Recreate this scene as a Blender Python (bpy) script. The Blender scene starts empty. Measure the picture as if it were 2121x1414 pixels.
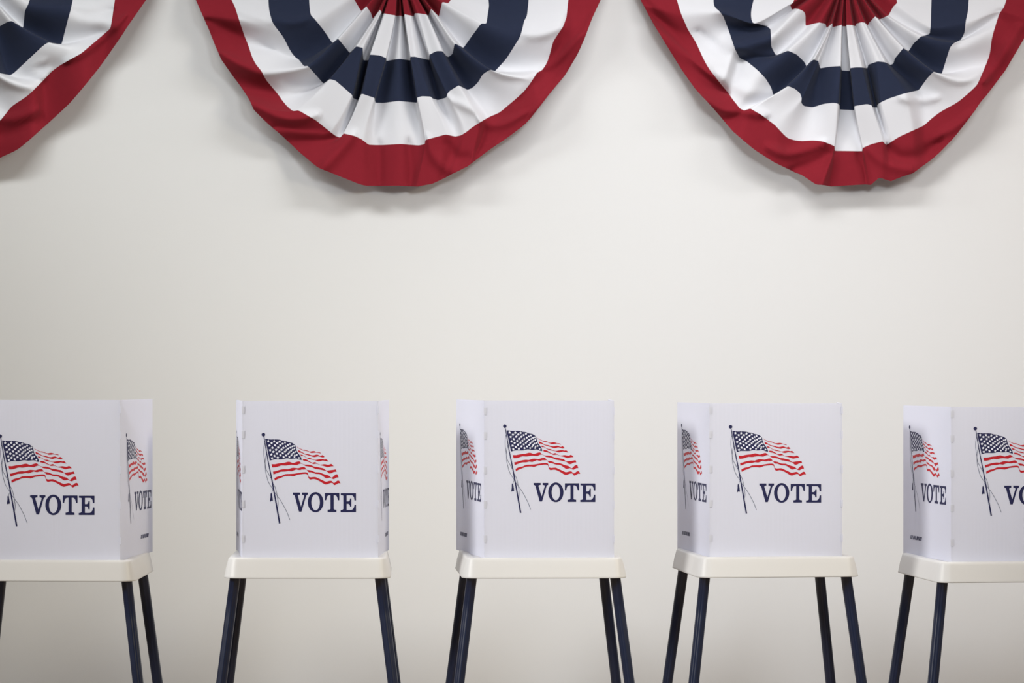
import bpy, math, random
import numpy as np
from mathutils import Vector, Matrix
from mathutils.geometry import tessellate_polygon

scene = bpy.context.scene
COL = scene.collection

# ------------------------------------------------------------------ camera
CAM_Z = 1.45            # lens height above the floor
FPX = 4714.0            # focal length in pixels of the 2121 px wide frame
HX, HY = 800.0, 785.0  # straight-ahead point of the level camera
WALL_Y = 9.2
cam_d = bpy.data.cameras.new('camera')
cam = bpy.data.objects.new('camera', cam_d)
COL.objects.link(cam)
cam.location = (0, 0, CAM_Z)
cam.rotation_euler = (math.radians(90), 0, 0)
cam_d.sensor_width = 36.0
cam_d.lens = 36.0 * FPX / 2121.0
cam_d.shift_x = (1060.5 - HX) / 2121.0
cam_d.shift_y = (HY - 707.0) / 2121.0
cam_d.clip_end = 60
cam_d.dof.use_dof = True
cam_d.dof.focus_distance = 7.5
cam_d.dof.aperture_fstop = 6.3
scene.camera = cam

# ------------------------------------------------------------------ view, world, lights
scene.view_settings.view_transform = 'Standard'
scene.view_settings.look = 'None'
scene.view_settings.gamma = 1.0
scene.view_settings.exposure = -0.04
scene.view_settings.use_curve_mapping = False
world = bpy.data.worlds.new('daylight')
scene.world = world
world.use_nodes = True
bg = world.node_tree.nodes['Background']
bg.inputs[0].default_value = (0.86, 0.93, 1.0, 1)
bg.inputs[1].default_value = 0.15


def area(name, loc, target, size, size_y, power, color):
    l = bpy.data.lights.new(name, 'AREA')
    l.shape = 'RECTANGLE'
    l.size, l.size_y, l.energy, l.color = size, size_y, power, color
    o = bpy.data.objects.new(name, l)
    COL.objects.link(o)
    o.location = loc
    d = Vector(target) - Vector(loc)
    o.rotation_euler = d.to_track_quat('-Z', 'Y').to_euler()
    return o


def spot(name, loc, target, power, angle, blend, radius, color):
    l = bpy.data.lights.new(name, 'SPOT')
    l.energy, l.spot_size, l.spot_blend, l.shadow_soft_size, l.color = power, math.radians(angle), blend, radius, color
    o = bpy.data.objects.new(name, l)
    COL.objects.link(o)
    o.location = loc
    o.rotation_euler = (Vector(target) - Vector(loc)).to_track_quat('-Z', 'Y').to_euler()
    return o


# ceiling fittings near the wall, and added spots brightening the wall and booths
area('ceiling_area_light', (-1.4, 7.8, 3.6), (-1.4, 8.2, 0), 1.4, 0.3, 30, (0.97, 1.0, 1.0))
area('ceiling_area_light', (1.1, 7.8, 3.6), (1.1, 8.2, 0), 1.4, 0.3, 29, (1.0, 1.0, 1.0))
area('ceiling_area_light', (3.5, 7.8, 3.6), (3.5, 8.2, 0), 1.4, 0.3, 23, (1.0, 0.97, 0.96))
area('ceiling_area_light', (3.6, 6.0, 3.6), (3.4, 6.6, 0), 2.0, 1.0, 26, (1.0, 0.90, 0.82))  # added warm fill with no fitting behind it, lifts the lower right wall
spot('added_spot', (1.35, 3.6, 3.55), (0.88, 9.2, 1.42), 445, 60, 1.0, .45, (0.88, 0.925, 0.98))  # added pool of light so the wall falls off towards the corners
spot('added_spot', (-4.5, 4.25, 3.55), (1.05, 7.4, 1.2), 2050, 46, 1.0, .90, (1.0, 0.99, 0.96))  # added light from the left to brighten the left side boards
spot('added_spot', (4.8, 4.1, 3.5), (-0.5, 7.4, 1.2), 740, 46, 1.0, .50, (1.0, 0.89, 0.66))  # added warm light from the right for the right side boards


# ------------------------------------------------------------------ helpers
def W(px, py, y):
    """pixel of the photograph at distance y from the lens plane -> world point"""
    return Vector(((px - HX) * y / FPX, y, CAM_Z - (py - HY) * y / FPX))


def lin(r, g, b):
    f = lambda c: (c / 255 / 12.92) if c / 255 <= 0.04045 else ((c / 255 + 0.055) / 1.055) ** 2.4
    return (f(r), f(g), f(b), 1)


def material(name, color, rough=0.6, spec=0.3, noise=0.0, nscale=20.0, bump=0.0, bscale=200.0,
             sheen=0.0, transl=0.0, wave=None, stretch=None):
    m = bpy.data.materials.new(name)
    m.use_nodes = True
    nt = m.node_tree
    p = nt.nodes['Principled BSDF']
    p.inputs['Base Color'].default_value = color
    p.inputs['Roughness'].default_value = rough
    p.inputs['Specular IOR Level'].default_value = spec
    if sheen:
        p.inputs['Sheen Weight'].default_value = sheen
        p.inputs['Sheen Roughness'].default_value = 0.5
    tc = nt.nodes.new('ShaderNodeTexCoord')
    vec = tc.outputs['Object']
    if stretch:
        mp = nt.nodes.new('ShaderNodeMapping')
        mp.inputs['Scale'].default_value = stretch
        nt.links.new(vec, mp.inputs[0])
        vec = mp.outputs[0]
    if noise:
        n = nt.nodes.new('ShaderNodeTexNoise')
        n.inputs['Scale'].default_value = nscale
        n.inputs['Detail'].default_value = 4
        nt.links.new(vec, n.inputs['Vector'])
        mr = nt.nodes.new('ShaderNodeMapRange')
        mr.inputs[3].default_value = 1 - noise
        mr.inputs[4].default_value = 1 + noise
        nt.links.new(n.outputs['Fac'], mr.inputs[0])
        mx = nt.nodes.new('ShaderNodeVectorMath')
        mx.operation = 'SCALE'
        mx.inputs[0].default_value = color[:3]
        nt.links.new(mr.outputs[0], mx.inputs['Scale'])
        nt.links.new(mx.outputs[0], p.inputs['Base Color'])
    if bump or wave:
        b = nt.nodes.new('ShaderNodeBump')
        if wave:
            t = nt.nodes.new('ShaderNodeTexWave')
            t.bands_direction = wave[1]
            t.inputs['Scale'].default_value = wave[0]
            t.inputs['Distortion'].default_value = 0.3
            b.inputs['Strength'].default_value = wave[2]
            b.inputs['Distance'].default_value = 0.001
        else:
            t = nt.nodes.new('ShaderNodeTexNoise')
            t.inputs['Scale'].default_value = bscale
            t.inputs['Detail'].default_value = 3
            b.inputs['Strength'].default_value = bump
            b.inputs['Distance'].default_value = 0.002
        nt.links.new(vec, t.inputs['Vector'])
        nt.links.new(t.outputs['Fac'], b.inputs['Height'])
        nt.links.new(b.outputs[0], p.inputs['Normal'])
    if transl:
        tr = nt.nodes.new('ShaderNodeBsdfTranslucent')
        tr.inputs[0].default_value = color
        ms = nt.nodes.new('ShaderNodeMixShader')
        ms.inputs[0].default_value = transl
        nt.links.new(p.outputs[0], ms.inputs[1])
        nt.links.new(tr.outputs[0], ms.inputs[2])
        nt.links.new(ms.outputs[0], nt.nodes['Material Output'].inputs[0])
    return m


M = {
    'wall': material('painted_wall', (0.80, 0.80, 0.792, 1), 0.75, 0.2, noise=0.006, nscale=1.3, bump=0.05, bscale=60),
    'ceiling': material('ceiling_paint', (0.85, 0.85, 0.84, 1), 0.9, 0.1),
    'floor': material('tan_floor', (0.34, 0.27, 0.205, 1), 0.5, 0.3, noise=0.08, nscale=3),
    'frame': material('window_frame_paint', (0.75, 0.75, 0.74, 1), 0.5),
    'red': material('red_cotton', (0.245, 0.013, 0.024, 1), 0.85, 0.15, noise=0.05, nscale=45, bump=0.25, bscale=700, sheen=0.04, transl=0.04),
    'white': material('white_cotton', (0.82, 0.825, 0.86, 1), 0.85, 0.15, bump=0.25, bscale=700, sheen=0.05, transl=0.12),
    'navy': material('navy_cotton', (0.019, 0.026, 0.055, 1), 0.8, 0.15, noise=0.06, nscale=45, bump=0.25, bscale=700, sheen=0.06, transl=0.03),
    'board': material('white_corrugated_plastic', (0.83, 0.84, 0.93, 1), 0.5, 0.35, wave=(75, 'X', 0.08), transl=0.3),
    'tray': material('ivory_moulded_plastic', (0.70, 0.69, 0.68, 1), 0.42, 0.4, noise=0.012, nscale=14, bump=0.03, bscale=90),
    'leg': material('navy_anodised_tube', (0.010, 0.016, 0.045, 1), 0.34, 0.55, noise=0.1, nscale=30),
    'ink_blue': material('navy_print', (0.017, 0.018, 0.075, 1), 0.5, 0.3),
    'ink_rope': material('thin_line_print', (0.12, 0.13, 0.19, 1), 0.5, 0.3),
    'ink_red': material('red_print', (0.50, 0.012, 0.022, 1), 0.5, 0.3),
    'ink_white': material('unprinted_star', (0.83, 0.84, 0.93, 1), 0.5, 0.35),
}


def mesh_obj(name, verts, faces, mats, parent=None, mi=None, smooth=True):
    me = bpy.data.meshes.new(name)
    me.from_pydata([tuple(v) for v in verts], [], faces)
    for m in mats:
        me.materials.append(m)
    if mi is not None:
        me.polygons.foreach_set('material_index', mi)
    if smooth:
        me.polygons.foreach_set('use_smooth', [True] * len(me.polygons))
    me.update()
    o = bpy.data.objects.new(name, me)
    COL.objects.link(o)
    if parent is not None:
        o.parent = parent
    return o


def link_mesh(name, me, parent, matrix=None):
    o = bpy.data.objects.new(name, me)
    COL.objects.link(o)
    o.parent = parent
    if matrix is not None:
        o.matrix_local = matrix
    return o


def thing(name, label, category, loc, rz=0.0, group=None):
    o = bpy.data.objects.new(name, None)
    COL.objects.link(o)
    o.empty_display_size = 0.1
    o.location = loc
    o.rotation_euler = (0, 0, rz)
    o['label'] = label
    o['category'] = category
    if group:
        o['group'] = group
    return o


class MB:
    def __init__(s):
        s.v, s.f, s.m = [], [], []

    def box(s, a, b, m=0):
        n = len(s.v)
        x0, y0, z0 = a
        x1, y1, z1 = b
        s.v += [(x0, y0, z0), (x1, y0, z0), (x1, y1, z0), (x0, y1, z0), (x0, y0, z1), (x1, y0, z1), (x1, y1, z1), (x0, y1, z1)]
        for q in ((0, 3, 2, 1), (4, 5, 6, 7), (0, 1, 5, 4), (1, 2, 6, 5), (2, 3, 7, 6), (3, 0, 4, 7)):
            s.f.append(tuple(n + i for i in q))
            s.m.append(m)

    def poly(s, pts, y=0.0, m=0, holes=()):
        """flat polygon in the x-z plane, facing -y"""
        loops = [[Vector((p[0], p[1], 0)) for p in pts]] + [[Vector((p[0], p[1], 0)) for p in h] for h in holes]
        allp = [p for l in loops for p in l]
        n = len(s.v)
        s.v += [(p.x, y, p.y) for p in allp]
        for t in tessellate_polygon(loops):
            a, b, c = (allp[i] for i in t)
            cr = (b.x - a.x) * (c.y - a.y) - (b.y - a.y) * (c.x - a.x)
            if abs(cr) < 1e-14:
                continue
            t = tuple(t) if cr > 0 else (t[0], t[2], t[1])
            s.f.append(tuple(n + i for i in t))
            s.m.append(m)

    def stroke(s, pts, w0, w1, y, m):
        P = [Vector(p) for p in pts]
        left, right = [], []
        for i, p in enumerate(P):
            d = (P[min(i + 1, len(P) - 1)] - P[max(i - 1, 0)]).normalized()
            nrm = Vector((-d.y, d.x))
            w = (w0 + (w1 - w0) * i / (len(P) - 1)) / 2
            left.append(p + nrm * w)
            right.append(p - nrm * w)
        n = len(s.v)
        for a, b in zip(left, right):
            s.v += [(a.x, y, a.y), (b.x, y, b.y)]
        for i in range(len(P) - 1):
            k = n + 2 * i
            s.f.append((k, k + 1, k + 3, k + 2))
            s.m.append(m)

    def build(s, name, mats, parent=None, smooth=False):
        return mesh_obj(name, s.v, s.f, mats, parent, s.m, smooth)

    def mesh(s, name, mats):
        me = bpy.data.meshes.new(name)
        me.from_pydata(s.v, [], s.f)
        for m in mats:
            me.materials.append(m)
        me.polygons.foreach_set('material_index', s.m)
        me.update()
        return me


def structure(o):
    o['kind'] = 'structure'
    return o


# ------------------------------------------------------------------ room shell
RX0, RX1, RY0, RH = -5.6, 6.4, -5.0, 3.7
b = MB(); b.box((RX0 - .15, WALL_Y, 0), (RX1 + .15, WALL_Y + .15, RH)); structure(b.build('wall_back', [M['wall']]))
b = MB(); b.box((RX0 - .15, RY0, 0), (RX0, WALL_Y, RH)); structure(b.build('wall_left', [M['wall']]))
b = MB(); b.box((RX1, RY0, 0), (RX1 + .15, WALL_Y, RH)); structure(b.build('wall_right', [M['wall']]))
b = MB(); b.box((RX0 - .15, RY0 - .15, -.1), (RX1 + .15, WALL_Y + .15, 0)); structure(b.build('floor', [M['floor']]))
b = MB(); b.box((RX0 - .15, RY0 - .15, RH), (RX1 + .15, WALL_Y + .15, RH + .1)); structure(b.build('ceiling', [M['ceiling']]))
# glazed front behind the photographer: piers, sill band and head band around three wide openings
b = MB()
b.box((RX0, RY0 - .15, 0), (RX1, RY0, .5))
b.box((RX0, RY0 - .15, 3.3), (RX1, RY0, RH))
for x in (-5.6, -1.75, 2.25, 6.1):
    b.box((x, RY0 - .15, .5), (x + .3, RY0, 3.3))
structure(b.build('wall_front', [M['wall']]))
for i, x in enumerate((-5.3, -1.45, 2.55)):
    b = MB()
    w = 3.55 if i != 1 else 3.7
    for q in range(4):
        xx = x + q * (w - .05) / 3
        b.box((xx, RY0 - .1, .5), (xx + .05, RY0 - .04, 3.3))
    b.box((x, RY0 - .1, .5), (x + w, RY0 - .04, .56))
    b.box((x, RY0 - .1, 3.24), (x + w, RY0 - .04, 3.3))
    structure(b.build('window_%d' % (i + 1), [M['frame']]))
b = MB(); b.box((RX0, WALL_Y - .014, 0), (RX1, WALL_Y, .1)); structure(b.build('baseboard_back', [M['frame']]))


# ------------------------------------------------------------------ printed flag and lettering
def T(ox, oy, sc, pts):      # tracing-tile coordinates -> photo pixels
    return [(ox + x / sc, oy + y / sc) for x, y in pts]


TA = lambda p: T(1035, 870, 23.57, p)
TB = lambda p: T(1035, 920, 23.57, p)
TC = lambda p: T(1115, 890, 23.57, p)
TD = lambda p: T(1115, 940, 23.57, p)
TE = lambda p: T(1100, 985, 15.15, p)
TF = lambda p: T(1035, 970, 14.13, p)
S3 = 651.0


def U(pts):                  # photo pixels of the middle booth's front board -> metres on the board
    return [((x - 1003) / S3, (1153 - y) / S3) for x, y in pts]


def catmull(pts, n=4):
    out = []
    P = [pts[0]] + list(pts) + [pts[-1]]
    for i in range(1, len(P) - 2):
        for k in range(n):
            t = k / n
            r = []
            for c in (0, 1):
                a, b_, c_, d = P[i - 1][c], P[i][c], P[i + 1][c], P[i + 2][c]
                r.append(.5 * (2 * b_ + (c_ - a) * t + (2 * a - 5 * b_ + 4 * c_ - d) * t * t + (3 * b_ - a - 3 * c_ + d) * t ** 3))
            out.append(tuple(r))
    out.append(tuple(pts[-1]))
    return out


def flag_mesh():
    b = MB()
    Y = -0.0006
    canton_top = TA([(340, 405), (420, 405), (600, 430), (750, 425), (1000, 435), (1140, 475), (1290, 490), (1430, 550), (1600, 580), (1700, 640), (1785, 710)])
    canton_rt = TA([(1785, 710), (1820, 860), (1860, 1010), (1960, 1140), (2050, 1280), (2090, 1413)])
    canton_bt = TB([(2090, 235), (1950, 210), (1850, 160), (1700, 165), (1560, 175), (1370, 150), (1250, 180), (1100, 205), (800, 200), (700, 220), (560, 260)])
    b.poly(U(catmull(canton_top, 3)[:-1] + catmull(canton_rt, 3)[:-1] + catmull(canton_bt, 3)), Y, 0)
    stars = [(490, 510), (770, 515), (1030, 530), (1290, 570), (1525, 650), (1720, 740),
             (650, 605), (910, 605), (1178, 635), (1430, 695), (1635, 765),
             (545, 720), (808, 710), (1060, 715), (1325, 755), (1545, 820), (1740, 870),
             (690, 830), (960, 810), (1212, 825), (1440, 865), (1650, 910),
             (578, 940), (862, 920), (1120, 915), (1358, 935), (1580, 975), (1790, 1020),
             (735, 1020), (1018, 1005), (1285, 1010), (1498, 1035), (1700, 1055),
             (637, 1145), (895, 1105), (1180, 1090), (1445, 1115), (1642, 1120), (1860, 1165),
             (790, 1220), (1068, 1190), (1337, 1195), (1592, 1190), (1758, 1190),
             (668, 1325), (942, 1295), (1222, 1275), (1497, 1268), (1740, 1270), (1958, 1310)]
    for sx, sy in stars:
        R = 74 - 16 * max(0, min(1, (sx - 1000) / 700))
        pts = []
        for k in range(10):
            a = math.radians(-90 + 36 * k + 8)
            r = R if k % 2 == 0 else R * .5
            pts.append((sx + r * math.cos(a), sy + r * math.sin(a)))
        b.poly(U(TA(pts)), Y - .0003, 3)
    stripes = [
        (TC([(-36, 269), (20, 340), (150, 400), (250, 445), (350, 445), (450, 480), (570, 535), (700, 520), (800, 515), (880, 540), (950, 562), (1060, 575), (1120, 610)]),
         TC([(1110, 625), (1000, 600), (900, 578), (800, 592), (650, 600), (520, 540), (400, 500), (260, 480), (120, 410), (0, 345)])),
        (TC([(25, 470), (100, 490), (220, 560), (340, 630), (500, 655), (600, 690), (700, 715), (800, 710), (900, 685), (980, 690), (1060, 730), (1140, 735), (1200, 705), (1300, 790)]),
         TC([(1220, 820), (1130, 800), (1000, 760), (900, 780), (820, 800), (720, 780), (600, 740), (420, 690), (300, 645), (180, 590), (60, 575)])),
        (TC([(130, 685), (220, 690), (300, 735), (420, 810), (500, 840), (580, 840), (700, 885), (820, 928), (900, 935), (1050, 905), (1200, 900), (1300, 920), (1385, 910), (1490, 1015)]),
         TC([(1350, 990), (1200, 965), (1060, 1005), (950, 995), (850, 955), (700, 917), (560, 900), (450, 850), (340, 780), (260, 742), (190, 760)])),
        (TC([(250, 895), (400, 905), (520, 970), (660, 1055), (750, 1065), (830, 1040), (900, 1070), (980, 1125), (1090, 1165), (1250, 1145), (1330, 1145), (1480, 1170), (1560, 1145), (1630, 1135), (1735, 1240)]),
         TC([(1600, 1245), (1440, 1285), (1330, 1250), (1200, 1210), (1080, 1185), (980, 1140), (920, 1115), (830, 1125), (750, 1130), (650, 1080), (450, 1000), (270, 965)])),
        (TB([(645, 430), (800, 435), (950, 405), (1100, 380), (1250, 365), (1400, 325), (1500, 320), (1600, 355), (1690, 375), (1800, 340), (1930, 300), (2000, 315)])
         + TC([(150, 1060), (300, 1150), (450, 1160), (560, 1165), (700, 1210), (800, 1255), (950, 1270), (1100, 1310), (1220, 1330)])
         + TD([(1300, 210), (1400, 272), (1550, 250), (1700, 235), (1830, 210)]),
         TD([(1870, 320), (1740, 330), (1650, 380), (1560, 405), (1480, 380), (1400, 300), (1250, 260), (1050, 215), (880, 190), (780, 150), (650, 90), (400, 55), (330, 10)])
         + TC([(200, 1110), (100, 1125), (0, 1165)])
         + TB([(1850, 480), (1600, 455), (1400, 485), (1300, 500), (1130, 490), (1000, 530), (850, 575), (680, 585)])),
        (TB([(715, 785), (800, 775), (950, 730), (1100, 690), (1280, 665), (1430, 675), (1560, 630), (1680, 605), (1850, 620)])
         + TD([(50, 150), (200, 105), (320, 95), (390, 160), (450, 233), (560, 245), (680, 270), (850, 345), (1050, 355), (1200, 410), (1350, 465), (1480, 495), (1560, 560), (1640, 610), (1700, 570), (1780, 490), (1870, 445), (1920, 460)]),
         TD([(1965, 600), (1870, 600), (1800, 640), (1740, 675), (1650, 650), (1560, 600), (1480, 620), (1400, 635), (1330, 610), (1200, 520), (1070, 440), (900, 430), (820, 410), (650, 350), (540, 345), (450, 242), (400, 205), (300, 215), (200, 210), (130, 240), (0, 230)])
         + TB([(1850, 680), (1750, 710), (1600, 770), (1450, 750), (1300, 785), (1100, 790), (980, 830), (850, 880), (735, 925)])),
        (TB([(780, 1110), (880, 1050), (1000, 1010), (1140, 985), (1300, 910), (1500, 900), (1700, 890), (1850, 870), (2000, 830)])
         + TD([(0, 395), (150, 365), (320, 350), (430, 355), (490, 400), (515, 500), (540, 560), (640, 590), (850, 575), (1000, 640), (1200, 730), (1340, 795), (1430, 790), (1540, 760), (1640, 765), (1700, 840), (1760, 855), (1820, 825), (1880, 770), (1950, 745), (2000, 760)]),
         TD([(2060, 885), (1970, 870), (1900, 905), (1800, 960), (1740, 950), (1700, 880), (1620, 855), (1500, 890), (1400, 930), (1300, 920), (1180, 850), (1050, 770), (870, 690), (750, 675), (630, 695), (560, 670), (520, 590), (490, 480), (440, 440), (350, 425), (150, 445), (0, 465)])
         + TB([(1800, 970), (1680, 1010), (1550, 990), (1300, 1000), (1150, 1060), (900, 1160), (800, 1225)])),
    ]
    for top, bot in stripes:
        b.poly(U(catmull(top, 2) + catmull(bot, 2)), Y, 1)
    ball = [(1045.7 + 3.65 * math.cos(a * math.pi / 12), 878.5 + 3.65 * math.sin(a * math.pi / 12)) for a in range(24)]
    b.poly(U(ball), Y - .0001, 0)
    px = 1 / S3
    b.stroke(U([(1046.6, 881), (1054.9, 930), (1062.2, 966), (1070.5, 1012), (1078.7, 1058.5)]), 1.3 * px, 2.9 * px, Y - .0002, 0)
    ropes = [TA([(310, 620), (280, 780), (268, 950), (272, 1150)]) + TB([(290, 100), (330, 380), (370, 640), (480, 850), (610, 1100)]),
             TA([(405, 1130)]) + TB([(375, 60), (335, 300), (336, 480), (345, 700), (380, 900), (450, 1150)]) + TF([(270, 0), (330, 130), (425, 275), (405, 330), (385, 395)]),
             TF([(415, 90), (490, 220), (530, 380), (560, 540), (575, 700), (555, 830)]),
             TF([(475, 365), (560, 480), (660, 620), (760, 800), (840, 960), (910, 1150)])]
    for r in ropes:
        b.stroke(U(catmull(r, 3)), .75 * px, .75 * px, Y - .0001, 2)
    b.poly(U(TF([(362, 392), (395, 392), (400, 430), (415, 520), (425, 600), (400, 620), (380, 600), (350, 635), (345, 590), (358, 500), (358, 430)])), Y, 0)
    return b.mesh('flag_emblem', [M['ink_blue'], M['ink_red'], M['ink_rope'], M['ink_white']])


def vote_mesh():
    b = MB()
    Y = -0.0006
    b.poly(U(TE([(85, 170), (305, 170), (305, 235), (255, 240), (238, 270), (335, 605), (435, 270), (420, 242), (368, 235), (368, 170), (545, 170), (545, 232), (510, 245), (490, 275), (350, 755), (275, 755), (145, 275), (125, 245), (85, 232)])), Y)
    ell = lambda rx, ry, cy: [(785 + rx * math.cos(a * math.pi / 20), cy + ry * math.sin(a * math.pi / 20)) for a in range(40)]
    b.poly(U(TE(ell(240, 310, 465))), Y, 0, [U(TE(ell(133, 246, 468)))])
    b.poly(U(TE([(1070, 182), (1515, 182), (1515, 405), (1475, 405), (1450, 310), (1420, 265), (1385, 248), (1340, 248), (1340, 670), (1360, 690), (1425, 700), (1425, 768), (1155, 768), (1155, 700), (1225, 690), (1245, 670), (1245, 248), (1200, 248), (1160, 265), (1130, 310), (1110, 405), (1070, 405)])), Y)
    b.poly(U(TE([(1560, 188), (2028, 188), (2028, 410), (1985, 410), (1965, 310), (1935, 270), (1900, 250), (1740, 250), (1740, 440), (1800, 440), (1835, 415), (1850, 350), (1885, 350), (1885, 600), (1845, 600), (1835, 545), (1800, 515), (1740, 512), (1740, 705), (1890, 705), (1935, 680), (1970, 620), (1985, 545), (2028, 545), (2028, 770), (1555, 770), (1555, 708), (1610, 700), (1640, 675), (1640, 265), (1615, 250), (1560, 248)])), Y)
    return b.mesh('vote_lettering', [M['ink_blue']])


def small_print_mesh():
    """the unreadable dark line of slanted print low on each side board"""
    b = MB()
    u = 0
    h = .0125
    for w, gap in ((.004, .005), (.004, .005), (.004, .008), (.006, .004), (.005, .004), (.006, .009), (.009, .004), (.006, .004), (.012, .003), (.007, .003)):
        b.poly([(u, 0), (u + w, 0), (u + w + .006, h), (u + .006, h)], -.0006)
        u += w + gap * .6
    return b.mesh('small_print', [M['ink_blue']])


FLAG, VOTE, SMALL = flag_mesh(), vote_mesh(), small_print_mesh()


# ------------------------------------------------------------------ voting booths
def rounded(hx, hy, r, n=8):
    pts = []
    for cx, cy, a0 in ((hx - r, -hy + r, -90), (hx - r, hy - r, 0), (-hx + r, hy - r, 90), (-hx + r, -hy + r, 180)):
        for k in range(n + 1):
            a = math.radians(a0 + 90 * k / n)
            pts.append((cx + r * math.cos(a), cy + r * math.sin(a)))
    return pts


def tabletop_mesh():
    hx, hy = .2515, .205
    prof = [(-.045, -.004), (-.030, -.004), (-.0255, -.001), (-.022, .0), (-.009, .0), (-.004, -.0012), (-.0012, -.0042), (.0, -.009),
            (.006, -.030), (.0115, -.0585), (.0128, -.0625), (.0118, -.0645), (.0090, -.0645), (.0030, -.030), (-.004, -.011), (-.030, -.010)]
    v, f = [], []
    rings = []
    for off, z in prof:
        ring = rounded(hx + off, hy + off, max(.008, .034 + off))
        rings.append(len(v))
        v += [(x, y, z) for x, y in ring]
    n = len(rounded(hx, hy, .03))
    for a, c in zip(rings[:-1], rings[1:]):
        for i in range(n):
            j = (i + 1) % n
            f.append((a + i, c + i, c + j, a + j))
    f.append(tuple(rings[0] + i for i in range(n)))
    f.append(tuple(rings[-1] + i for i in reversed(range(n))))
    me = bpy.data.meshes.new('tabletop')
    me.from_pydata(v, [], f)
    me.materials.append(M['tray'])
    me.polygons.foreach_set('use_smooth', [len(p.vertices) < 5 for p in me.polygons])
    me.update()
    return me


TABLETOP = tabletop_mesh()


def leg_mesh(p0, p1):
    """fluted tube with a flattened oval section from the tray down to the floor"""
    p0, p1 = Vector(p0), Vector(p1)
    d = (p1 - p0).normalized()
    sx = Vector((1, 0, 0)); sx = (sx - d * sx.dot(d)).normalized()
    sy = d.cross(sx)
    N = 40
    sec = []
    for k in range(N):
        a = 2 * math.pi * k / N
        r = .0168
        # two grooves on each face of the extrusion
        g = 0
        for c in (-90 - 24, -90 + 24, 90 - 24, 90 + 24):
            dd = abs((math.degrees(a) - c + 180) % 360 - 180)
            if dd < 7:
                g = .0016
        sec.append((math.cos(a) * (r - g), math.sin(a) * (r * 1.12 - g)))
    v, f = [], []
    L = (p1 - p0).length
    for t in (0, .2, .4, .6, .8, 1):
        c = p0 + d * L * t
        for a, b_ in sec:
            p = c + sx * a + sy * b_
            v.append(p)
    for q in range(5):
        for i in range(N):
            j = (i + 1) % N
            f.append((q * N + i, q * N + j, (q + 1) * N + j, (q + 1) * N + i))
    f.append(tuple(range(N)))
    f.append(tuple(5 * N + i for i in reversed(range(N))))
    # level the foot on the floor
    for i in range(5 * N, 6 * N):
        v[i] = v[i] - d * ((v[i].z - p1.z) / d.z)
    return v, f


def board(name, parent, A, B, h, z0, tabs):
    """corrugated board standing on line A->B (outside is to the right of A->B), local x along it"""
    A, B = Vector(A), Vector(B)
    d = B - A
    L = d.length
    ang = math.atan2(d.y, d.x)
    mb = MB()
    mb.box((0, 0, 0), (L, .004, h))
    # outer liner edges and the interlocking hinge tabs along the fold
    if tabs:
        for zc in (.062, .172, .282, .392, .470):
            mb.box((-.0015, -.0016, zc - .012), (.0068, .0, zc + .012))
            mb.box((L - .003, -.0016, zc - .012), (L + .0028, .002, zc + .012))
    o = mb.build(name, [M['board']], parent)
    o.location = (A.x, A.y, z0)
    o.rotation_euler = (0, 0, ang)
    return o, L


BOOTHS = [
    # px/m, tray centre px, tray rim y px, yaw, near L/R px, far L/R px, board top y px, print du dv scale, label
    dict(s=668, cx=111, ry=1160, yaw=-2.7, nl=-44, nr=249, fl=-50, fr=316, top=828, du=0, dv=-.035, ps=1.015,
         label='white voting booth cut off by the left edge of the photo'),
    dict(s=656, cx=637, ry=1155, yaw=-0.6, nl=502, nr=783, fl=489, fr=806, top=830, du=0, dv=-.031, ps=1.015,
         label='white voting booth seen squarely, slim strips of both side boards showing, second from left'),
    dict(s=651, cx=1125, ry=1155, yaw=1.6, nl=1003, nr=1272, fl=945, fr=1262, top=829, du=0, dv=0, ps=1,
         label='white voting booth in the middle of the row of five, third from the left'),
    dict(s=651, cx=1603, ry=1153, yaw=4.9, nl=1470, nr=1744, fl=1403, fr=1735, top=835, du=.001, dv=-.005, ps=1,
         label='white voting booth standing below the right-hand fan bunting, with four spread legs in view'),
    dict(s=655, cx=2096, ry=1163, yaw=5.6, nl=1970, nr=2246, fl=1871, fr=2234, top=842, du=.011, dv=.002, ps=1,
         label='white voting booth at the right edge, its front lettering cut off after VO'),
]
HD = .205                      # half depth of the tray at its top edge


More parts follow.
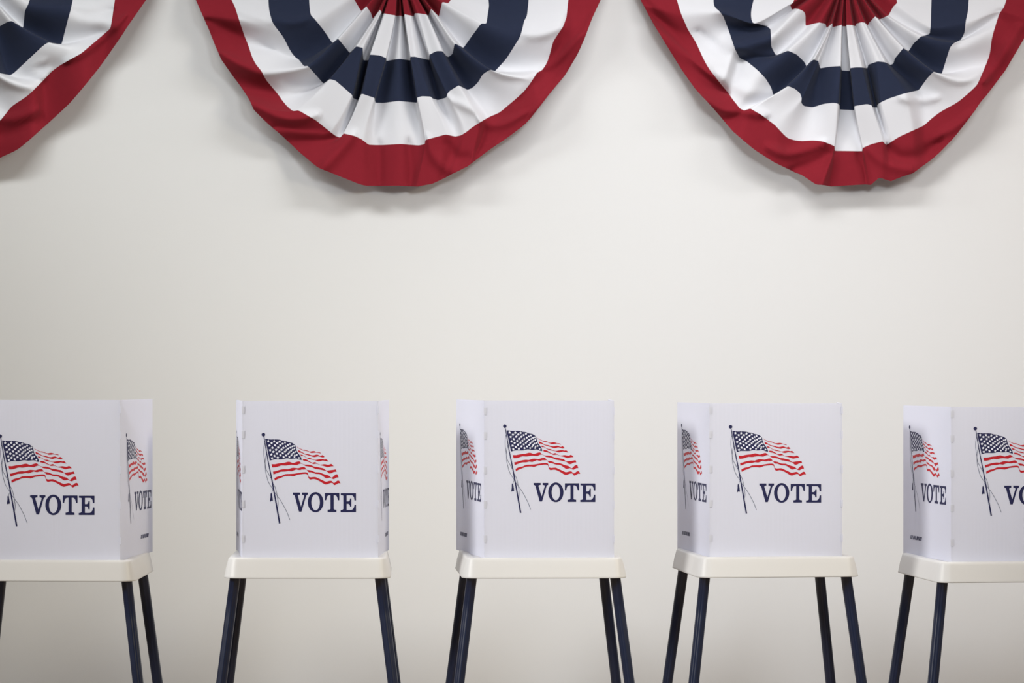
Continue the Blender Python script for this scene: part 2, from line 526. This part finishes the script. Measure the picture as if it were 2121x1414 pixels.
def booth(p):
    d = FPX / p['s']
    zt = CAM_Z - (p['ry'] - HY) / p['s']
    yc = d + HD
    xc = (p['cx'] - HX) / p['s']
    # the tray's centre sits half a depth behind its front edge
    root = thing('voting_booth', p['label'], 'voting booth', (xc, yc, 0), math.radians(p['yaw']), 'voting booths along the wall')
    inv = Matrix.LocRotScale(Vector((xc, yc, 0)), Matrix.Rotation(math.radians(p['yaw']), 3, 'Z').to_quaternion(), None).inverted()
    top = link_mesh('tabletop', TABLETOP, root)
    top.location = (0, 0, zt)
    for sx, sy in ((-1, -1), (1, -1), (-1, 1), (1, 1)):
        x0, y0 = sx * .2285, sy * .158
        z0 = zt - .012
        v, f = leg_mesh((x0 - sx * .005, y0 - sy * .004, z0), (x0 + sx * .120 * z0, y0 + sy * .075 * z0, 0))
        mesh_obj('leg', v, f, [M['leg']], root)
    zb = zt - .0035
    yn, yf = d + .026, d + .026 + .375
    loc = lambda px, y: (inv @ Vector(((px - HX) * y / FPX, y, 0)))
    NL, NR, FL, FR = loc(p['nl'], yn), loc(p['nr'], yn), loc(p['fl'], yf), loc(p['fr'], yf)
    h = (CAM_Z - (p['top'] - HY) * yn / FPX) - zb
    front, L = board('front_panel', root, NL, NR, h, zb, True)
    left, LL = board('side_panel', root, FL, NL, h, zb, False)
    right, LR = board('side_panel', root, NR, FR, h, zb, False)
    k = p['ps']

    def prints(panel, du, dv, small):
        m = Matrix.Translation((du, 0, dv)) @ Matrix.Diagonal((k, 1, k, 1))
        link_mesh('flag_emblem', FLAG, panel, m)
        link_mesh('vote_lettering', VOTE, panel, m)
        if small is not None:
            link_mesh('small_print', SMALL, panel, Matrix.Translation((small, 0, .052)))
    prints(front, p['du'], p['dv'] - (k - 1) * .35, None)
    prints(left, -.012, p['dv'] * .9 - (k - 1) * .35 - .002, .058)
    prints(right, .002, p['dv'] * .9 - (k - 1) * .35 - .002, .235)
    return root


for p in BOOTHS:
    booth(p)

# ------------------------------------------------------------------ fan buntings
# Each fan is six seam lines (gathering, four stripe seams, hem) crossed by pleats.
# '@' marks where the pleat line of the next entry in the pleat list crosses the seam.
PLEATS = 14


def parse(txt):
    pts, anchors = [], []
    for tok in txt.split():
        a = tok.endswith('@')
        x, y = tok.rstrip('@').split(',')
        if a:
            anchors.append(len(pts))
        pts.append((float(x), float(y)))
    return np.array(pts), anchors


def resample(pts, anchors, n):
    out = []
    for a, b_ in zip(anchors[:-1], anchors[1:]):
        seg = pts[a:b_ + 1]
        dl = np.r_[0, np.cumsum(np.hypot(*np.diff(seg, axis=0).T))]
        t = np.linspace(0, dl[-1], n + 1)[:-1]
        out.append(np.c_[np.interp(t, dl, seg[:, 0]), np.interp(t, dl, seg[:, 1])])
    out.append(pts[anchors[-1]][None])
    return np.vstack(out)


def gauss(a, sig):
    r = int(3 * sig) + 1
    k = np.exp(-.5 * (np.arange(-r, r + 1) / sig) ** 2)
    k /= k.sum()
    pad = np.concatenate([2 * a[:1] - a[r:0:-1], a, 2 * a[-1:] - a[-2:-r - 2:-1]])
    return np.array([np.convolve(pad[:, c], k, 'valid') for c in range(a.shape[1])]).T if a.ndim == 2 else np.convolve(pad, k, 'valid')


BASE = [.025, .050, .066, .078, .088, .100]
AMP = [.012, .036, .044, .046, .034, .026]
RS = 12   # rows per stripe


def bunting(seams, prof, centre, label, seed, folds):
    """seams: five strings (inner seam .. hem); prof: one height -1..1 per pleat line"""
    rng = np.random.default_rng(seed)
    lines = []
    for txt in seams:
        pts, an = parse(txt)
        assert len(an) == len(prof), (label, len(an), len(prof))
        lines.append(resample(pts, an, PLEATS))
    n = lines[0].shape[0]
    c = np.array(centre, float)
    # the gathering: a tight bundle under the heading
    inner = c + (lines[0] - c) * .10
    lines = [inner] + lines
    lines = [gauss(l, .75) for l in lines]
    ends = [np.array([l[min(i * PLEATS, n - 1)] for i in range(len(prof))]) for l in lines]
    prof = np.array(prof, float)
    idx = np.arange(n) / PLEATS
    i0 = np.minimum(idx.astype(int), len(prof) - 2)
    t = idx - i0

    def height(k):
        # pleat lines that crowd together on the outer seams lie flat there
        p_ = prof.copy()
        if k >= 4:
            gap = np.hypot(*np.diff(ends[k], axis=0).T)
            near = np.minimum(np.r_[gap[0], gap], np.r_[gap, gap[-1]])
            far = np.maximum(np.r_[gap[0], gap], np.r_[gap, gap[-1]])
            p_ = p_ * np.clip((.7 * near + .3 * far) / 45 - .15, .05, 1)
        return p_[i0] + (p_[i0 + 1] - p_[i0]) * (0.5 - 0.5 * np.cos(np.pi * t))
    edge = np.clip(np.minimum(idx, (len(prof) - 1) - idx) / 1.2, 0, 1)
    edge = .3 + .7 * edge * edge * (3 - 2 * edge)
    G = np.zeros((6, n, 3))
    for k in range(6):
        dep = BASE[k] * edge + AMP[k] * height(k) * edge
        G[k, :, :2] = lines[k]
        G[k, :, 2] = np.maximum(dep, .006)
    # radial spline through the seams
    rows = []
    P = np.concatenate([2 * G[:1] - G[1:2], G, 2 * G[-1:] - G[-2:-1]])
    band = []
    for k in range(1, 6):
        a, b_, c_, d = P[k - 1], P[k], P[k + 1], P[k + 2]
        for q in range(RS):
            u = q / RS
            rows.append((1 - u) * b_ + u * c_ + .55 * (
                            .5 * (2 * b_ + (c_ - a) * u + (2 * a - 5 * b_ + 4 * c_ - d) * u * u + (3 * b_ - a - 3 * c_ + d) * u ** 3)
                            - ((1 - u) * b_ + u * c_)))
    rows.append(G[5])
    R = np.array(rows)                       # (5*RS+1, n, 3)
    nr = R.shape[0]
    # slack swags between the pleats: shallow folds running around the fan
    for pts, w, amp in folds:
        pts = np.array(catmull(pts, 5))
        best = np.full(R.shape[:2], 1e9)
        for i, (p, q) in enumerate(zip(pts[:-1], pts[1:])):
            d = q - p
            t_ = np.clip(((R[:, :, 0] - p[0]) * d[0] + (R[:, :, 1] - p[1]) * d[1]) / (d @ d + 1e-9), 0, 1)
            # a fold dies out towards its two ends
            along = (i + t_) / (len(pts) - 1)
            fade = np.clip(np.minimum(along, 1 - along) / .22, 0.04, 1)
            dist = np.hypot(R[:, :, 0] - p[0] - t_ * d[0], R[:, :, 1] - p[1] - t_ * d[1]) / np.sqrt(fade)
            best = np.minimum(best, dist)
        R[:, :, 2] += 1.5 * amp * np.exp(-(best / w) ** 2)
    for _ in range(10):
        cu, cv = rng.uniform(0, n), rng.uniform(2.6 * RS, nr)
        su, sv = rng.uniform(14, 34), rng.uniform(2.2, 4.5)
        tilt = rng.uniform(-.25, .25)
        uu, vv = np.meshgrid(np.arange(n), np.arange(nr))
        g = np.exp(-((uu - cu) / su) ** 2 - ((vv - cv - tilt * (uu - cu)) / sv) ** 2)
        R[:, :, 2] += rng.uniform(-1, 1) * .005 * g * edge[None, :]
    for _ in range(30):
        cu, cv = rng.uniform(0, n), rng.uniform(RS, nr)
        su, sv = rng.uniform(5, 9), rng.uniform(6, 16)
        uu, vv = np.meshgrid(np.arange(n), np.arange(nr))
        g = np.exp(-((uu - cu) / su) ** 2 - ((vv - cv) / sv) ** 2)
        R[:, :, 2] += rng.uniform(-1, 1) * .0018 * g * edge[None, :]
    R[:, :, 2] = np.maximum(R[:, :, 2], .006)
    Y = WALL_Y - R[:, :, 2]
    X = (R[:, :, 0] - HX) * Y / FPX
    Z = CAM_Z - (R[:, :, 1] - HY) * Y / FPX
    V = np.stack([X, Y, Z], -1)
    du = np.gradient(V, axis=1)
    dv = np.gradient(V, axis=0)
    N = np.cross(dv, du)
    N /= np.maximum(np.linalg.norm(N, axis=-1, keepdims=True), 1e-9)
    N *= np.where(N[..., 1:2] > 0, -1, 1)
    top = W(centre[0], centre[1], WALL_Y)
    root = thing('fan_bunting', label, 'bunting', (top.x, WALL_Y, top.z), 0, 'fan buntings hanging on the wall')
    o = np.array([top.x, WALL_Y, top.z])
    names = ['red_stripe', 'white_stripe', 'navy_stripe', 'white_stripe', 'red_stripe']
    mats = ['red', 'white', 'navy', 'white', 'red']
    th = .0009
    for k in range(5):
        F = V[k * RS:(k + 1) * RS + 1] - o
        NB = N[k * RS:(k + 1) * RS + 1]
        Bk = F - NB * th
        Bk[..., 1] = np.minimum(Bk[..., 1], -.002)
        m_ = F.shape[0]
        verts = np.concatenate([F.reshape(-1, 3), Bk.reshape(-1, 3)])
        off = m_ * n
        faces = []
        for r in range(m_ - 1):
            for q in range(n - 1):
                a = r * n + q
                faces.append((a, a + n, a + n + 1, a + 1))
                faces.append((off + a, off + a + 1, off + a + n + 1, off + a + n))
        # closed edges, on their own vertices so the shading of the faces stays smooth
        loop = [(0, q) for q in range(n)] + [(r, n - 1) for r in range(1, m_)] + [(m_ - 1, q) for q in range(n - 2, -1, -1)] + [(r, 0) for r in range(m_ - 2, 0, -1)]
        ids = [r * n + q for r, q in loop]
        e0 = len(verts)
        verts = np.concatenate([verts, verts[ids], verts[[off + i for i in ids]]])
        ln = len(ids)
        for q in range(ln):
            w = (q + 1) % ln
            faces.append((e0 + q, e0 + w, e0 + ln + w, e0 + ln + q))
        mesh_obj(names[k], verts, faces, [M[mats[k]]], root)
    # stitched heading that holds the gathers, with two grommets
    hb = MB()
    hb.box((-.885, -.012, .0), (.885, -.004, .028))
    hb.build('heading_tape', [M['white']], root)
    return root


# middle fan, traced pleat by pleat
C_SEAMS = [
    "735,-68@ 727,-12@ 748,23@ 759,13.4@ 768,26 772,39@ 786.7,20.5@ 790,24@ 790.3,29@ 797,28@ 818.5,32@ 820,33@ 830,32.5@ 836,34.5@ 838,29.7@ 850,32@ 856.7,34@ 858.8,27.6 866,27.6@ 883,30@ 887,33@ 892.8,18.4@ 909,34@ 916,4.2@ 928.8,7 940,-10@ 915,-68@",
    "645,-71@ 640,0 642.6,29.7 643.3,34.7 649,36@ 670,62 688.5,89@ 700.4,80@ 724.5,109.6@ 738,96@ 751.3,99@ 752.4,124.5 758,125@ 764,124.5 766.2,113@ 786,114.6 799.4,120@ 800.5,126@ 827,121.6@ 849.6,125@ 850.3,117.4@ 859.5,117.4@ 889,124.5@ 889.6,113@ 903.4,106 913,105.5@ 917.5,106.8 924.6,116 928.8,118@ 937.3,111.7 941.6,90.5 943.5,90.5@ 960,99@ 976.9,75 997,48@ 1007.3,49.5 1013,12@ 1005,-71@",
    "553,-73@ 556,0 557,21 562,38 562.7,43.8@ 568.3,53 586.7,76.4 600.8,104.7 610.8,118.8 617.8,122.3@ 629.8,137.2 637.6,136.5@ 670.2,173.3@ 682.7,164@ 694,166 729.4,196.6@ 730.8,202.7 738,206@ 742,207 747.8,195 751,194.4@ 775.4,202.7@ 777.5,212.6@ 793,213.3 824.9,209@ 863.4,212.6@ 864,202@ 873.7,199.2 892,200@ 896.3,204 907.6,207@ 924.6,202 926.7,194@ 931.7,188 950,176.8@ 968.4,186@ 978.3,182.5 991,169.7 999.5,154 1015,144.3@ 1025,147.8@ 1049,121.6 1077.3,76.4@ 1083,56.6 1085.8,41 1091.4,35.4 1095,0@ 1097,-73@",
    "462,-74@ 478.5,0 484.9,8.5 493.4,35.4@ 501.8,60.8 507,76@ 513.2,90.5 523,120.2 530,133 541.4,147@ 551.3,165.5 578.2,198@ 583,205.6 592.9,218.3 605.6,229.6 611,230.4 616.9,227.5@ 655,249.4 680,270@ 696,282 703,284.4@ 707,283.5 711.7,276.3@ 733.7,281.2 749.2,288.3@ 763.4,299.6 778,300.3@ 791.6,300.3 829.8,298.2@ 868,301@ 880,298.2 880.8,289.7@ 923.2,278.4@ 943,282.6@ 954.3,280.5 965,274@ 979.2,262.8 990,256@ 1001.8,248.7 1012,243@ 1020,238.8 1033,234.6 1064,208.4 1085,190 1098.5,172@ 1112.7,150 1122.6,145.7@ 1132.5,131.5 1139.5,110.3 1145.2,86.3 1156.5,69.3 1166,56@ 1173.5,35.4 1177,0@ 1188,-74@",
    "372,-75@ 405.7,0 418,28@ 432.5,60.8 438,75@ 446.7,96.2 458,123@ 484.9,161.2 495,174@ 503.3,185.3 516.5,205.6 525,226.8@ 549,250.8 565,265@ 580,277.7 600,296@ 619.7,314.5 656.5,345.6 662,348.5@ 690.5,359.7 743.6,381@ 757.7,384.5 785,384.8@ 827,384.5@ 850,385.5@ 865.2,386@ 896.3,380.2@ 918,370@ 935,361@ 969.9,343.5@ 985,332@ 1013.2,310.2 1055.6,282 1092.4,253.7 1112.2,228.2@ 1140.5,191.4 1170.7,155.6@ 1197.5,110.3 1211.7,77.8@ 1225.8,39.6 1244,0@ 1278,-75@",
]
C_PROF = [0, .8, -.7, .9, -.9, 1, .8, -1, 1, .7, -.9, .1, -.8, 1, .7, -.7, .7, 1, -.8, 1, -.9, .8, -.5, 0]

R_SEAMS = [
    "1662,-55@ 1643,5@ 1636.7,10.6 1640.2,19.8@ 1646.6,17.7 1655,19@ 1665,23.3 1668.5,31 1668.5,53.7@ 1686.2,48.8 1697.5,46.7@ 1710,49.5 1712.3,58@ 1723.2,48.8@ 1724,50@ 1724.4,56.6@ 1743.2,51.6@ 1745.5,54.5@ 1752.6,54.5@ 1754,51.6@ 1765,52@ 1771.7,54.5@ 1773,49.5 1784,46@ 1791,47@ 1797.9,53@ 1799.3,48 1812.8,34@ 1822,40.3@ 1837.5,33.2@ 1841,31@ 1850,14 1858.7,5.7@ 1842,-55@",
    "1572,-58@ 1561,0 1555.5,21.2 1555.5,39.6 1559,48@ 1567.5,48.8 1588.7,54.5@ 1595.8,60 1597,78@ 1597.2,96 1607,114.6@ 1632.4,104.7@ 1650.8,113 1667.8,130 1670.6,139@ 1677.7,128.7 1685,123.2@ 1694.7,126@ 1699,141.4@ 1717.3,138 1741.3,136.5@ 1743.5,145.7@ 1760.4,147@ 1761.9,140.7@ 1773.9,139.3 1785,139.5@ 1796.5,141.4@ 1798.6,133.7 1818,127@ 1833.3,128.7@ 1844.6,134.4@ 1851,131.5 1853,121.6 1870.8,99.7@ 1882,106@ 1891.7,90.5 1907.3,75.7@ 1918,73@ 1925.7,70 1927.8,53.7@ 1929.2,0 1932,-58@",
    "1477,-60@ 1477.7,0 1478.4,14 1489.7,22.6@ 1498.2,34 1509.5,63.7@ 1522.3,101.8@ 1532.2,120.2 1538,123@ 1546.3,126.6 1564.7,141.4 1575,151@ 1585.9,162.7 1597.2,181 1602.2,198@ 1604,199.4 1622.5,183.9 1632.4,178.2@ 1646.6,183.9 1657.9,193.8 1660.7,204@ 1659.3,212.6 1665,219.7 1683.4,222.5@ 1704.6,215.5 1725.8,212.6 1735,214.4@ 1739,218 1740,226.8@ 1769.5,228.2@ 1770.2,219.7@ 1795.7,215.5 1805.6,218.3@ 1807,221.8 1814,222.5@ 1816.9,222.5 1817.6,216.2 1826,211@ 1841,204 1872,193.8@ 1903,186.7@ 1920,162.7 1933.4,148.5@ 1950.4,154.2@ 1959.6,124.5 1968,97.6 1975,90@ 1990.7,82@ 1997.8,67.9 2000.6,42.4@ 2005.6,21.2 2006.3,0 2017,-60@",
    "1387,-60@ 1402,0 1408,20@ 1410.5,28.3 1424.7,60.8 1441.6,87.7@ 1453,113.2 1462.9,133 1472.8,148.5 1488,167@ 1495.4,176.8 1506.6,190@ 1520.7,209.8 1526,216@ 1532,224 1541.2,228.9@ 1554,224.6 1560,228@ 1577.3,238 1605.6,259.3@ 1619.7,274.9 1631,286.2 1648,291 1662.2,292@ 1683.4,290.4 1704.6,292.6 1728.4,302.4@ 1729.2,312.3@ 1785.8,313@ 1787.2,306@ 1805.6,298.2 1828.2,292.6@ 1836,300.3@ 1850,291@ 1862.2,283.4 1888,271.5@ 1893.3,269.2 1914.5,259.3@ 1932.9,242.3 1948.3,231 1983.7,212 2006.3,192.8 2023.3,176.8@ 2033,155.6 2044,129@ 2050,113 2054.4,79.2 2058,66@ 2062.9,49.5 2066,40@ 2070,28.3 2075,21@ 2079.8,15.6 2084,0 2107,-60@",
    "1295,-60@ 1327,0 1332,9@ 1341,26@ 1355.4,52.3@ 1383.6,99 1412,144.3@ 1440.2,183.9 1457,202@ 1478.3,225.4 1500,251@ 1517.9,272 1540,291@ 1563.2,310.2 1600,334@ 1605.6,337 1648,357.6@ 1659.3,361 1690.5,382.4 1700.4,382.4@ 1722,386@ 1791.4,381.6@ 1803.5,382.8@ 1819.7,369 1824,368.5@ 1845.2,375.3@ 1858,370@ 1869.2,365.4 1890.5,359@ 1925.8,332.9@ 1941.2,320.8 1976.6,284.8 2012,239.5 2033.2,208.4@ 2041.6,200 2068,165@ 2082.7,145.7 2103,111@ 2120.9,80.6@ 2142,38@ 2200,-60@",
]
R_PROF = [0, .7, -.6, .9, -.5, .6, -.8, 1, .5, -.5, 1, -1, -.9, .9, .7, -.8, .6, .8, -.7, 1, -.7, .7, -.1, .5, 0]
R_PROF = R_PROF[:]

# left fan: only its right side is in the photograph, the rest follows the middle fan
def shift_part(txt, upto, dx, dy):
    out, c = [], 0
    for tok in txt.split():
        a = tok.endswith('@')
        x, y = tok.rstrip('@').split(',')
        out.append('%g,%g%s' % (float(x) + dx, float(y) + dy, '@' if a else ''))
        c += a
        if c == upto:
            break
    return ' '.join(out)


L_TAIL = [
    "-70,-6@ -56,-16@ -38,-30@ -28,-18@ -16,-42@ 0,-56@ -20,-100@",
    "-26,58@ -10,60@ 0,54 14.4,45.7 24,43.3@ 48,57.7@ 51.7,21.6 58,10@ 66,-14@ 62,-103@",
    "-10,149@ 0,151.5 22,155.8@ 24,155.8 91.4,92.6 99.8,87.8@ 127.4,92.6@ 141.9,36 146,22@ 154,-14@ 154,-105@",
    "24,220 55.3,199.6 66,190@ 79.3,176.7 90,166@ 108.2,146.7 125,134.6 160,115@ 168.3,110.6 215,71@ 228.4,59 230.8,48@ 239,-8@ 245,-106@",
    "36,310.2 62,289@ 84.2,269.3 100,255@ 144.3,214 175,178@ 204.4,141.9 215,127@ 254.9,69.7 262,58@ 312,-14@ 345,-107@",
]
UP = 16
L_SEAMS = [shift_part(s, UP, -943, -32) + ' ' + t for s, t in zip(C_SEAMS, L_TAIL)]
L_PROF = C_PROF[:UP] + [1, -.8, 1, -.8, .8, -.5, 0]

# diagonal ridges (+) and hollows (-) of the slack cloth: path, half width in px, height in metres
C_FOLDS = [
    ([(455, 108), (500, 132), (545, 150), (600, 146), (645, 137)], 12, .016),
    ([(425, 40), (470, 60), (515, 92), (560, 100)], 12, -.012),
    ([(495, 196), (560, 234), (605, 247), (660, 238)], 11, .016),
    ([(560, 262), (620, 268), (680, 272)], 12, -.008),
    ([(735, 276), (700, 315), (664, 352)], 12, .016),
    ([(785, 290), (786, 340), (785, 395)], 9, -.008),
    ([(846, 290), (850, 340), (852, 395)], 11, -.011),
    ([(990, 246), (1015, 257), (1045, 256), (1090, 232)], 9, .012),
    ([(886, 280), (900, 325), (945, 354), (1000, 318), (1040, 290)], 10, .013),
    ([(920, 290), (945, 325), (975, 328)], 10, -.010),
    ([(1012, 143), (1060, 156), (1112, 151), (1160, 118), (1205, 70)], 9, .014),
    ([(1175, 30), (1160, 100), (1110, 170), (1070, 215)], 10, -.010),
    ([(1232, 20), (1170, 148), (1095, 240)], 10, .010),
    ([(1080, 70), (1120, 72), (1165, 55)], 10, .010),
    ([(490, 20), (540, 36), (570, 48)], 9, .008),
    ([(560, 30), (600, 46), (645, 35)], 10, .012),
    ([(585, 165), (625, 180), (670, 172)], 12, -.009),
    ([(930, 205), (975, 225), (1000, 240)], 9, .009),
]
R_FOLDS = [
    ([(1325, -10), (1395, 78), (1450, 142), (1510, 195)], 13, -.016),
    ([(1440, 62), (1490, 103), (1540, 122)], 13, -.014),
    ([(1450, 196), (1495, 228), (1545, 231), (1590, 240)], 10, .016),
    ([(1585, 302), (1625, 318), (1662, 312), (1715, 294)], 10, .017),
    ([(1630, 356), (1690, 336), (1725, 312)], 10, -.014),
    ([(1700, 390), (1718, 345), (1728, 318)], 8, .010),
    ([(1838, 300), (1862, 326), (1905, 322), (1950, 290)], 13, -.016),
    ([(1795, 305), (1830, 336), (1890, 352)], 10, .010),
    ([(1775, 318), (1790, 350), (1800, 390)], 10, -.010),
    ([(1945, 280), (1980, 262), (2020, 228)], 9, .011),
    ([(2115, 50), (2075, 118), (2036, 172)], 11, .014),
    ([(1980, 94), (2030, 58), (2075, 20)], 11, -.012),
    ([(1930, 148), (1990, 168), (2035, 146)], 8, .012),
    ([(1860, 202), (1900, 207), (1945, 203)], 9, .012),
    ([(1485, 22), (1530, 38), (1590, 52)], 11, .010),
    ([(1520, 92), (1560, 112), (1606, 112)], 10, .010),
    ([(1480, 150), (1550, 190), (1600, 190)], 14, .010),
]
L_FOLDS = [
    ([(262, 30), (228, 64), (180, 104), (130, 130)], 9, .014),
    ([(-20, 148), (25, 172), (62, 178), (105, 145)], 9, .012),
    ([(-20, 242), (30, 245), (80, 225)], 10, .014),
    ([(-10, 280), (40, 270), (90, 240)], 12, -.010),
    ([(150, 20), (190, 30), (235, 20)], 12, -.012),
    ([(95, 125), (60, 140), (100, 165)], 10, .006),
]
bunting(C_SEAMS, C_PROF, (825, -72),
        'red, white and navy fan bunting in the middle, with a smooth round bottom hem', 3, C_FOLDS)
bunting(R_SEAMS, R_PROF, (1752, -58),
        'red, white and navy fan bunting at the right, with a jagged notched bottom hem', 7, R_FOLDS)
bunting(L_SEAMS, L_PROF, (-118, -104),
        'red, white and navy fan bunting mostly cut off at the upper left corner', 11, L_FOLDS)
